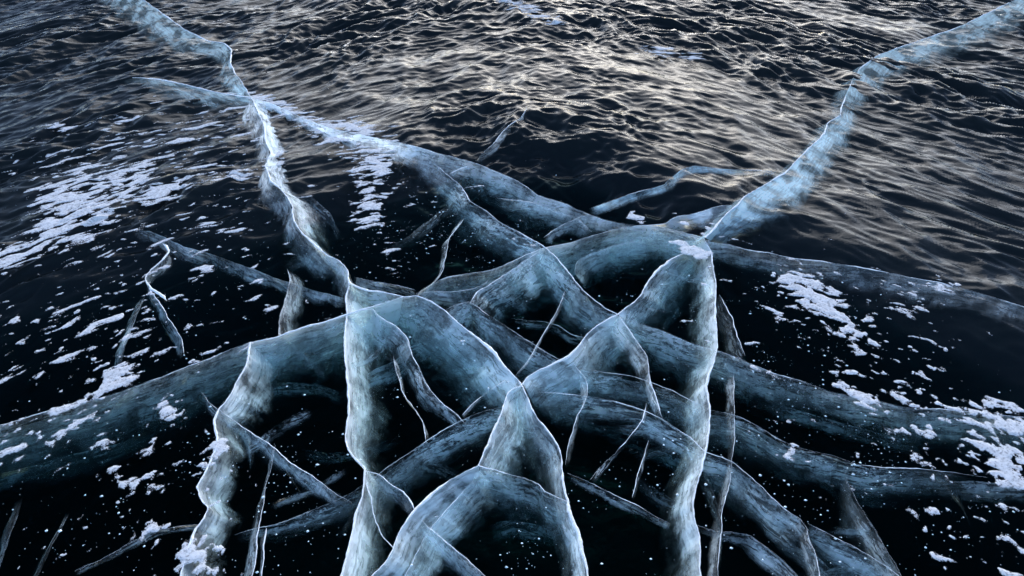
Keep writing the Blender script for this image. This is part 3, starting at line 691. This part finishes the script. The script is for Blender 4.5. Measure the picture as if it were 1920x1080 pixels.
crack('leaf shaped crack flaring right from the pale vertical crack near the bottom',
      [(684, 884), (706, 890), (730, 906), (756, 924), (772, 946), (778, 960)], [(-4, 24), (-8, 26), (-12, 26), (-14, 24), (-10, 18), (-4, 10)], dep=0.14, dens=0.75, rough=0.5, edge=0.006, gap=0.3, fade=(0.0, 0.1))
crack('narrow strand dropping inside the pale vertical crack',
      [(686, 900), (696, 940), (704, 980), (726, 1010), (742, 1034)], [(8, 10), (8, 12), (10, 12), (10, 12), (8, 10)], dep=0.14, dens=0.6, rough=0.5, edge=0.004, gap=0.4, fade=(0.05, 0.1), z0=-0.01)
crack('straight blade crossing the wide crack at the bottom edge',
      [(786, 974), (806, 992), (836, 1014), (872, 1044), (1010, 1190)], [(-6, 18), (-12, 26), (-18, 30), (-20, 32), (-20, 30)], dep=0.18, dens=0.65, rough=0.55, edge=0.003, gap=0.4, inner=1, fade=(0.08, 0.0))
crack('snow dusted crack creeping in from the lower left corner',
      [(140, 1072), (180, 1052), (232, 1024), (290, 998), (340, 986), (376, 984)], [(2, 12), (2, 14), (4, 14), (4, 14), (4, 14), (4, 12)], dep=0.1, dens=0.5, rough=0.7, edge=0.010, gap=0.6, fade=(0.05, 0.05))
crack('dim crack fading away at the lower left edge',
      [(44, 930), (32, 966), (18, 1004), (6, 1044), (-8, 1090)], [(-14, 12), (-16, 14), (-16, 14), (-16, 14), (-16, 14)], dep=0.14, dens=0.35, rough=0.7, edge=0, fade=(0.2, 0.0))
crack('dim crack fading towards the bottom left of the snow clumps',
      [(132, 960), (112, 1000), (90, 1040), (66, 1090)], [(-12, 12), (-14, 14), (-16, 14), (-16, 14)], dep=0.14, dens=0.33, rough=0.7, edge=0, fade=(0.2, 0.0))
crack('cloudy fringe wall under the long faint crack near the left edge',
      [(300, 800), (220, 832), (140, 852), (60, 872), (-30, 896)], [(-4, 40), (-8, 44), (-10, 46), (-10, 46), (-10, 46)], dep=0.36, dens=0.38, rough=0.6, edge=0, fade=(0.2, 0.0), z0=-0.14)

# ---- faint deeper planes and hairlines between the main cracks
for lb, pts, off, dep, dens, z0 in [
    ('ghostly plane deep below the crossing of the two right hand bands', [(1120, 800), (1180, 830), (1250, 850), (1330, 890), (1420, 905)], [(-4, 26)], 0.4, 0.35, -0.15),
    ('ghostly plane deep in the hollow under the bright crest', [(1030, 780), (1090, 790), (1150, 800), (1210, 812)], [(2, 26)], 0.34, 0.35, -0.12),
    ('faint veil under the hump crack left of the central apex', [(800, 660), (846, 668), (890, 690), (930, 716)], [(-6, 34)], 0.36, 0.4, -0.12),
    ('faint veil crossing beneath the pale vertical crack', [(560, 840), (620, 850), (690, 840), (760, 810)], [(2, 24)], 0.36, 0.3, -0.14),
    ('faint smoky plane in the hollow below the flaky crack', [(915, 985), (960, 975), (1010, 985), (1056, 1010)], [(0, 36)], 0.36, 0.28, -0.16),
    ('dim plane below the broad right crack near the snow clump', [(1400, 745), (1470, 762), (1550, 785), (1640, 812), (1740, 828)], [(-2, 30)], 0.3, 0.35, -0.08),
    ('dim plane running out to the right edge under snow flecks', [(1700, 886), (1770, 900), (1900, 908), (2300, 940)], [(0, 36)], 0.22, 0.42, 0.0),
    ('dim fan of ice beside the lower right hook', [(1420, 930), (1450, 970), (1490, 1010), (1540, 1050), (1590, 1100)], [(-20, 30)], 0.26, 0.4, -0.03),
    ('dim plane between the upright crack and the ghostly strand', [(1316, 880), (1340, 930), (1352, 990), (1350, 1060)], [(-10, 20)], 0.2, 0.3, -0.05),
    ('faint veil behind the bent crack above the left knot', [(720, 470), (770, 440), (820, 400), (860, 372)], [(8, 18)], 0.12, 0.3, -0.02),
    ('faint grey plane behind the main crack below its snow clot', [(548, 352), (590, 372), (620, 404), (640, 440)], [(-6, 22)], 0.12, 0.3, -0.02),
    ('faint veil across the hollow inside the broad left arch', [(480, 720), (540, 716), (600, 720), (652, 740)], [(4, 30)], 0.34, 0.35, -0.14)]:
    crack(lb, pts, off, dep=dep, dens=dens, rough=0.7, edge=0, fade=(0.3, 0.3), z0=z0)

# ------------------------------------------------------------------ thin snow lying on the ice
def lake_height(x, y):
    a = (0.35 + 0.65 * shelf(x, y)) * sstep(9, 5, np.abs(x)) * sstep(14, 7, y)
    return bed_mean(x, y) + waves(x, y) * a


def to_px(x, y):
    b = y * CP + CAM_H * SP
    return 960 + FPX * x / b, 540 - FPX * (y * SP - CAM_H * CP) / b


# where the wind left snow: centre, radii and turn as seen in the photograph, and how much of the ice it hides there
DRIFTS = [(180, 368, 105, 58, -20, .93), (95, 440, 95, 36, -25, .80), (15, 485, 60, 28, -20, .78), (330, 352, 170, 20, -13, .68), (430, 330, 80, 16, -8, .66),
          (250, 290, 300, 90, -12, .49), (300, 480, 320, 140, -15, .42), (150, 620, 240, 120, -20, .50), (400, 400, 120, 60, -15, .44),
          (520, 200, 62, 13, 18, .88), (590, 235, 70, 24, 25, .74), (672, 243, 38, 18, 12, .95), (700, 300, 42, 56, 15, .84), (700, 372, 36, 50, 5, .74), (512, 300, 26, 34, 0, .70),
          (430, 232, 100, 36, 10, .52), (735, 490, 45, 22, 35, .50), (720, 400, 90, 90, 0, .42), (640, 280, 70, 30, 20, .55), (110, 243, 34, 9, 5, .85),
          (1528, 556, 74, 36, 35, .95), (1590, 612, 70, 16, 38, .84), (1470, 530, 30, 26, 20, .55), (1430, 545, 70, 40, 10, .43), (1700, 570, 100, 46, 20, .50), (1770, 535, 40, 16, 10, .66),
          (1640, 660, 200, 100, 30, .48), (1560, 640, 160, 60, 35, .45), (1710, 720, 110, 22, 36, .62),
          (1620, 756, 60, 22, 30, .80), (1725, 772, 90, 34, 30, .66), (1870, 790, 80, 34, 18, .86), (1895, 880, 60, 44, 38, .92), (1850, 840, 40, 60, 20, .66), (1800, 850, 160, 80, 30, .51), (1850, 990, 140, 110, 35, .48),
          (220, 702, 52, 26, -15, .84), (325, 772, 38, 26, 45, .80), (200, 745, 50, 22, -25, .62), (390, 668, 40, 20, -30, .70), (385, 1030, 50, 30, -20, .72), (350, 1075, 70, 26, 0, .64), (290, 1005, 40, 34, 0, .68),
          (395, 864, 46, 12, -36, .70), (120, 790, 130, 50, -25, .53), (35, 830, 50, 60, -20, .56), (250, 880, 170, 120, 0, .42), (140, 1000, 160, 90, 0, .33), (420, 900, 70, 90, 0, .40),
          (975, 12, 50, 12, 15, .74), (1022, 35, 44, 9, 12, .70), (1235, 97, 36, 12, 8, .76), (1295, 107, 28, 9, 0, .68),
          (1300, 472, 34, 13, 22, .97), (1328, 438, 14, 22, 20, .97), (1196, 411, 20, 8, 30, .92), (1322, 505, 14, 34, 10, .52), (1280, 415, 26, 6, 30, .6), (1380, 455, 40, 8, 15, .6),
          (870, 440, 140, 80, 0, .30), (1420, 620, 120, 120, 20, .33), (1560, 860, 200, 90, 20, .32), (380, 560, 240, 100, 0, .33), (720, 970, 60, 26, 0, .28)]
STEP = 0.0055
gx = np.arange(-3.9, 3.9, STEP); gy = np.arange(0.95, 6.4, STEP)
GX, GY = np.meshgrid(gx, gy)
QX, QY = to_px(GX, GY)
inside = (QX > -60) & (QX < 1980) & (QY > -30) & (QY < 1110)
dmap = np.zeros_like(GX)
for cx, cy0, rx, ry, rot, d in DRIFTS:
    c, s = math.cos(math.radians(rot)), math.sin(math.radians(rot))
    a = ((QX - cx) * c + (QY - cy0) * s) / rx; b = (-(QX - cx) * s + (QY - cy0) * c) / ry
    k = np.exp(-(a * a + b * b) ** 1.5 * 0.55)
    dmap = np.maximum(dmap, d * (0.12 + 0.88 * k) * (k > 0.02))
TH = np.arctan2(GX - 0.2, GY - 0.2); RR = np.hypot(GX - 0.2, GY - 0.2)
wu = TH * 2.4 + 0.03 * noise2(GX * 9, GY * 9, 61); wv = RR + 0.03 * noise2(GX * 9, GY * 9, 62)
nz = fbm(wu / 0.15, wv / 0.055, 63, 5) - 0.50 * sstep(0.06, 0.30, noise2(wu / 0.10, wv / 0.06, 81))
nz2 = fbm(wu / 0.045, wv / 0.022, 71, 3)
F = np.maximum(0.95 * nz + 0.10 * nz2, 0.25 * nz + 0.80 * nz2 + 0.03) + dmap - 0.78
F = F + 0.045
F[~inside] = -1
on = F > 0
H, Wd = F.shape
lab = -np.ones(F.shape, int); comps = []
onl = on.ravel(); labl = lab.ravel()
idx = np.nonzero(onl)[0]
for i0 in idx:
    if labl[i0] >= 0: continue
    k = len(comps); st = [i0]; labl[i0] = k; cells = []
    while st:
        i = st.pop(); cells.append(i)
        for j in (i - 1, i + 1, i - Wd, i + Wd):
            if 0 <= j < H * Wd and onl[j] and labl[j] < 0:
                labl[j] = k; st.append(j)
    comps.append(cells)


def outline_mesh(k, cells, vd, V, PF):
    """Marching squares over one patch: rounded outline, low mound inside. Appends to V (x, y, depth of snow) and PF."""
    quads = set()
    for i in cells:
        r, c = divmod(i, Wd)
        for dr in (-1, 0):
            for dc in (-1, 0):
                if 0 <= r + dr < H - 1 and 0 <= c + dc < Wd - 1: quads.add((r + dr) * Wd + c + dc)
    for q in quads:
        cs = (q, q + 1, q + Wd + 1, q + Wd)
        ins = [labl[c] == k for c in cs]
        poly = []
        for a in range(4):
            ca, cb = cs[a], cs[(a + 1) % 4]
            if ins[a]:
                key = (k, ca)
                if key not in vd:
                    r, c = divmod(ca, Wd); vd[key] = len(V); V.append((gx[c], gy[r], Fl[ca]))
                poly.append(vd[key])
            if ins[a] != ins[(a + 1) % 4]:
                lo, hi = (ca, cb) if ins[a] else (cb, ca)
                key = (k, lo, hi)
                if key not in vd:
                    f0, f1 = Fl[lo], min(Fl[hi], -1e-4)
                    t = min(0.85, max(0.12, f0 / (f0 - f1)))
                    r0, c0 = divmod(lo, Wd); r1, c1 = divmod(hi, Wd)
                    vd[key] = len(V); V.append((gx[c0] + (gx[c1] - gx[c0]) * t, gy[r0] + (gy[r1] - gy[r0]) * t, 0.0))
                poly.append(vd[key])
        if len(poly) >= 3: PF.append(poly)


Fl = F.ravel()


def snow_object(name, V, PF, parent=None):
    V = np.array(V)
    z = np.maximum(0.0015, lake_height(V[:, 0], V[:, 1]) + 0.003) + 0.0035 * np.sqrt(np.clip(V[:, 2], 0, 0.4) / 0.4)
    co = np.stack([V[:, 0], V[:, 1], z], 1)
    org = co.mean(0); org[2] = co[:, 2].min()
    me = bpy.data.meshes.new(name); me.from_pydata((co - org).tolist(), [], PF)
    me.polygons.foreach_set('use_smooth', np.ones(len(PF), bool)); me.update(); me.materials.append(M_SNOW)
    at = me.attributes.new('depth', 'FLOAT', 'POINT'); at.data.foreach_set('value', V[:, 2].astype(np.float32))
    o = bpy.data.objects.new(name, me); COL.objects.link(o); o.location = org
    return o


order = sorted(range(len(comps)), key=lambda k: -len(comps[k]))
cen = []
for k in order:
    c = np.array(comps[k]); r_, c_ = np.divmod(c, Wd)
    cen.append(to_px(gx[c_].mean(), gy[r_].mean()))
cen = np.array(cen)
# in-frame size: nearer patches show larger
size = np.array([len(comps[k]) for k in order]) * (0.35 + (cen[:, 1] + 200) / 1280) ** 2
rank = np.argsort(-size)
NAMED = [((180, 368), 'largest lacy snow patch on the dark ice at the left edge ripples'), ((15, 485), 'snow patch cut off by the left edge of the picture'), ((672, 243), 'snow bank capping the long crack near its far junction'),
         ((700, 300), 'broken snow field hanging below the long crack left of the far ripples'), ((700, 375), 'lower tail of the snow field beside the parallel crack'), ((520, 200), 'snow streak on the far junction of the main crack'),
         ((1528, 556), 'large triangular snow patch right of the upright crack'), ((1590, 612), 'pointed snow tongue trailing from the triangular patch'), ((1895, 880), 'big snow drift at the lower right edge'),
         ((1870, 790), 'snow drift above the big one at the right edge'), ((1620, 756), 'snow clump on the broad crack on the right'), ((1725, 772), 'speckled snow strip beside the clump on the broad right crack'),
         ((220, 702), 'snow clump on the upper rim of the long faint left crack'), ((325, 772), 'hooked snow patch left of the scalloped crack'), ((390, 668), 'snow tuft where the broad arch turns left'),
         ((385, 1030), 'forked snow patch at the foot of the scalloped crack'), ((290, 1005), 'snow clump left of the forked patch near the bottom'), ((350, 1075), 'snow lump cut by the bottom edge below the forked patch'),
         ((395, 864), 'snow ribbon leading onto the scalloped rim'), ((975, 12), 'broken snow crust at the top edge among the ripples'), ((1235, 97), 'white snow floes lying alone in the far ripples'),
         ((1300, 472), 'bright snow cap on the knot at the top of the upright crack'), ((1196, 411), 'small snow wedge left of the snowy knot'), ((110, 243), 'oval snow fleck alone in the far left ripples'),
         ((1770, 535), 'snow flecks knot under the right hand ripples'), ((512, 300), 'snow clot on the bend of the main crack'), ((330, 352), 'stretched snow streak reaching from the lacy patch to the main crack'),
         ((95, 440), 'lower lobe of snow under the lacy patch')]
labels = {}
for (ax, ay), text in NAMED:
    d = np.hypot(cen[:, 0] - ax, (cen[:, 1] - ay) * 1.3) - 9.0 * np.sqrt(np.minimum(size, 60))
    for j in np.argsort(d):
        if j not in labels and size[j] > 10 and np.hypot(cen[j, 0] - ax, cen[j, 1] - ay) < 110:
            labels[j] = text; break


MARKS = [((180, 368), 'the lacy patch'), ((470, 182), 'the far junction'), ((506, 330), 'the bend of the main crack'), ((655, 534), 'the left knot'), ((290, 510), 'the zigzag crack'), ((240, 630), 'the pale sliver'),
         ((500, 515), 'the blue grey crack'), ((560, 620), 'the broad left arch'), ((230, 733), 'the long faint crack'), ((60, 790), 'the left edge of the faint crack'), ((385, 890), 'the scalloped rim'), ((385, 1030), 'the forked snow patch'),
         ((500, 930), 'the thin upright crack'), ((540, 860), 'the lower left slanting crack'), ((700, 300), 'the broken snow field'), ((850, 470), 'the bent crack'), ((950, 430), 'the parallel crack'), ((1300, 470), 'the snowy knot'),
         ((1450, 350), 'the hazy crack'), ((1528, 556), 'the triangular patch'), ((1620, 500), 'the crack trailing right'), ((1760, 531), 'the far end of the trailing crack'), ((1340, 600), 'the upright crack'), ((1620, 756), 'the snow clump'),
         ((1725, 772), 'the speckled strip'), ((1895, 880), 'the big edge drift'), ((1560, 860), 'the mottled band'), ((1640, 1000), 'the faint slanting crack'), ((1860, 1010), 'the lower right corner'), ((100, 1000), 'the lower left corner'),
         ((975, 12), 'the snow crust at the top'), ((1235, 97), 'the snow floes in the ripples'), ((100, 170), 'the upper left ripples'), ((90, 540), 'the dark ice at the left edge'), ((720, 970), 'the wide bottom crack'), ((1000, 560), 'the central hollow'),
         ((330, 250), 'the teal far left crack'), ((740, 490), 'the snow streak above the knot'), ((1200, 800), 'the crossing bands'), ((90, 650), 'the snowy left edge')]
RANKS = ['nearest to it', 'second nearest', 'third nearest', 'fourth nearest', 'fifth nearest', 'sixth nearest', 'seventh nearest', 'eighth nearest', 'ninth nearest']
mk = np.array([m[0] for m in MARKS], float)
fleck_info, tally = {}, {}


def describe(j, cells):
    x, y = cen[j]
    dd = np.hypot(mk[:, 0] - x, (mk[:, 1] - y) * 1.4); i = int(np.argmin(dd))
    ddx, ddy = x - mk[i, 0], (y - mk[i, 1]) * 1.4
    where = ('right of' if ddx > 0 else 'left of') if abs(ddx) > abs(ddy) else ('below' if ddy > 0 else 'above')
    r_, c_ = np.divmod(np.array(cells), Wd)
    qx, qy = QX[r_, c_], QY[r_, c_]
    big = 'larger' if size[j] > 60 else ('small' if size[j] > 18 else 'tiny')
    if len(cells) > 3:
        ev, evec = np.linalg.eigh(np.cov(np.stack([qx, qy])) + np.eye(2))
        shape = 'streak' if ev[1] > 7 * ev[0] else ('oval fleck' if ev[1] > 2.6 * ev[0] else 'round fleck')
    else:
        shape = 'round fleck'
    return (big, shape, where, MARKS[i][1], float(dd[i]))


restV, restF, restD = [], [], {}
made = 0
for j in rank:
    k = order[j]
    if made < 290 and (len(comps[k]) >= 4) or j in labels:
        V, PF, vd = [], [], {}
        outline_mesh(k, comps[k], vd, V, PF)
        if len(PF) == 0: continue
        if j in labels:
            o = snow_object('snow_patch', V, PF); tag(o, labels[j], 'snow patch')
        else:
            o = snow_object('snow_fleck', V, PF); o['category'] = 'snow fleck'
            d_ = describe(j, comps[k]); tally.setdefault(d_[:4], []).append((d_[4], o))
        made += 1
    else:
        outline_mesh(k, comps[k], restD, restV, restF)
for (big, shape, where, mark), lst in tally.items():
    for i, (dist, o) in enumerate(sorted(lst, key=lambda q: q[0])):
        tail = '' if len(lst) == 1 else ', ' + RANKS[min(i, len(RANKS) - 1)]
        o['label'] = '%s %s of snow %s %s%s' % (big, shape, where, mark, tail)
        o['group'] = 'snow flecks on the ice'
if restF:
    o = snow_object('snow_dust', restV, restF); tag(o, 'fine snow dust sprinkled over the black ice', 'snow', kind='stuff')
print('snow', len(comps), made)

# ------------------------------------------------------------------ air bubbles frozen into the ice
rb = np.random.RandomState(5)
BUB = [(880, 450, 130, 70, 150), (380, 560, 220, 90, 130), (1000, 640, 260, 80, 50), (1450, 640, 140, 110, 160), (1560, 860, 220, 90, 170), (1190, 940, 120, 110, 60), (990, 1010, 90, 70, 40),
       (500, 900, 160, 150, 110), (250, 900, 220, 150, 130), (830, 720, 160, 100, 40), (1650, 960, 200, 110, 110), (1230, 540, 70, 60, 40), (960, 540, 700, 420, 260), (760, 400, 130, 90, 60)]
ov = np.array([(1, 0, 0), (0, 1, 0), (-1, 0, 0), (0, -1, 0), (0, 0, 1), (0, 0, -1)], float)
of = np.array([(0, 1, 4), (1, 2, 4), (2, 3, 4), (3, 0, 4), (1, 0, 5), (2, 1, 5), (3, 2, 5), (0, 3, 5)])
bv, bf = [], []
for cx, cy0, rx, ry, n in BUB:
    for _ in range(int(n * 3.0)):
        p = ground(cx + rx * rb.normal() * 0.7, min(1085, cy0 + ry * rb.normal() * 0.7), -0.004 - 0.02 * rb.rand() ** 2)
        if shelf(p[0], p[1]) > 0.8 or noise2(p[0] * 5.0, p[1] * 5.0, 91) < 0.16 * rb.normal(): continue
        r = 0.0007 + 0.0030 * rb.rand() ** 7
        bf.append(of + 6 * len(bv)); bv.append(p + ov * r * np.array([1 + rb.rand() * 0.7, 1 + rb.rand() * 0.4, 0.8]))
bub = mesh_from('air_bubbles', np.concatenate(bv), np.concatenate(bf), M_BUB)
tag(bub, 'tiny white air bubbles frozen into the clear black ice', 'bubbles', kind='stuff')
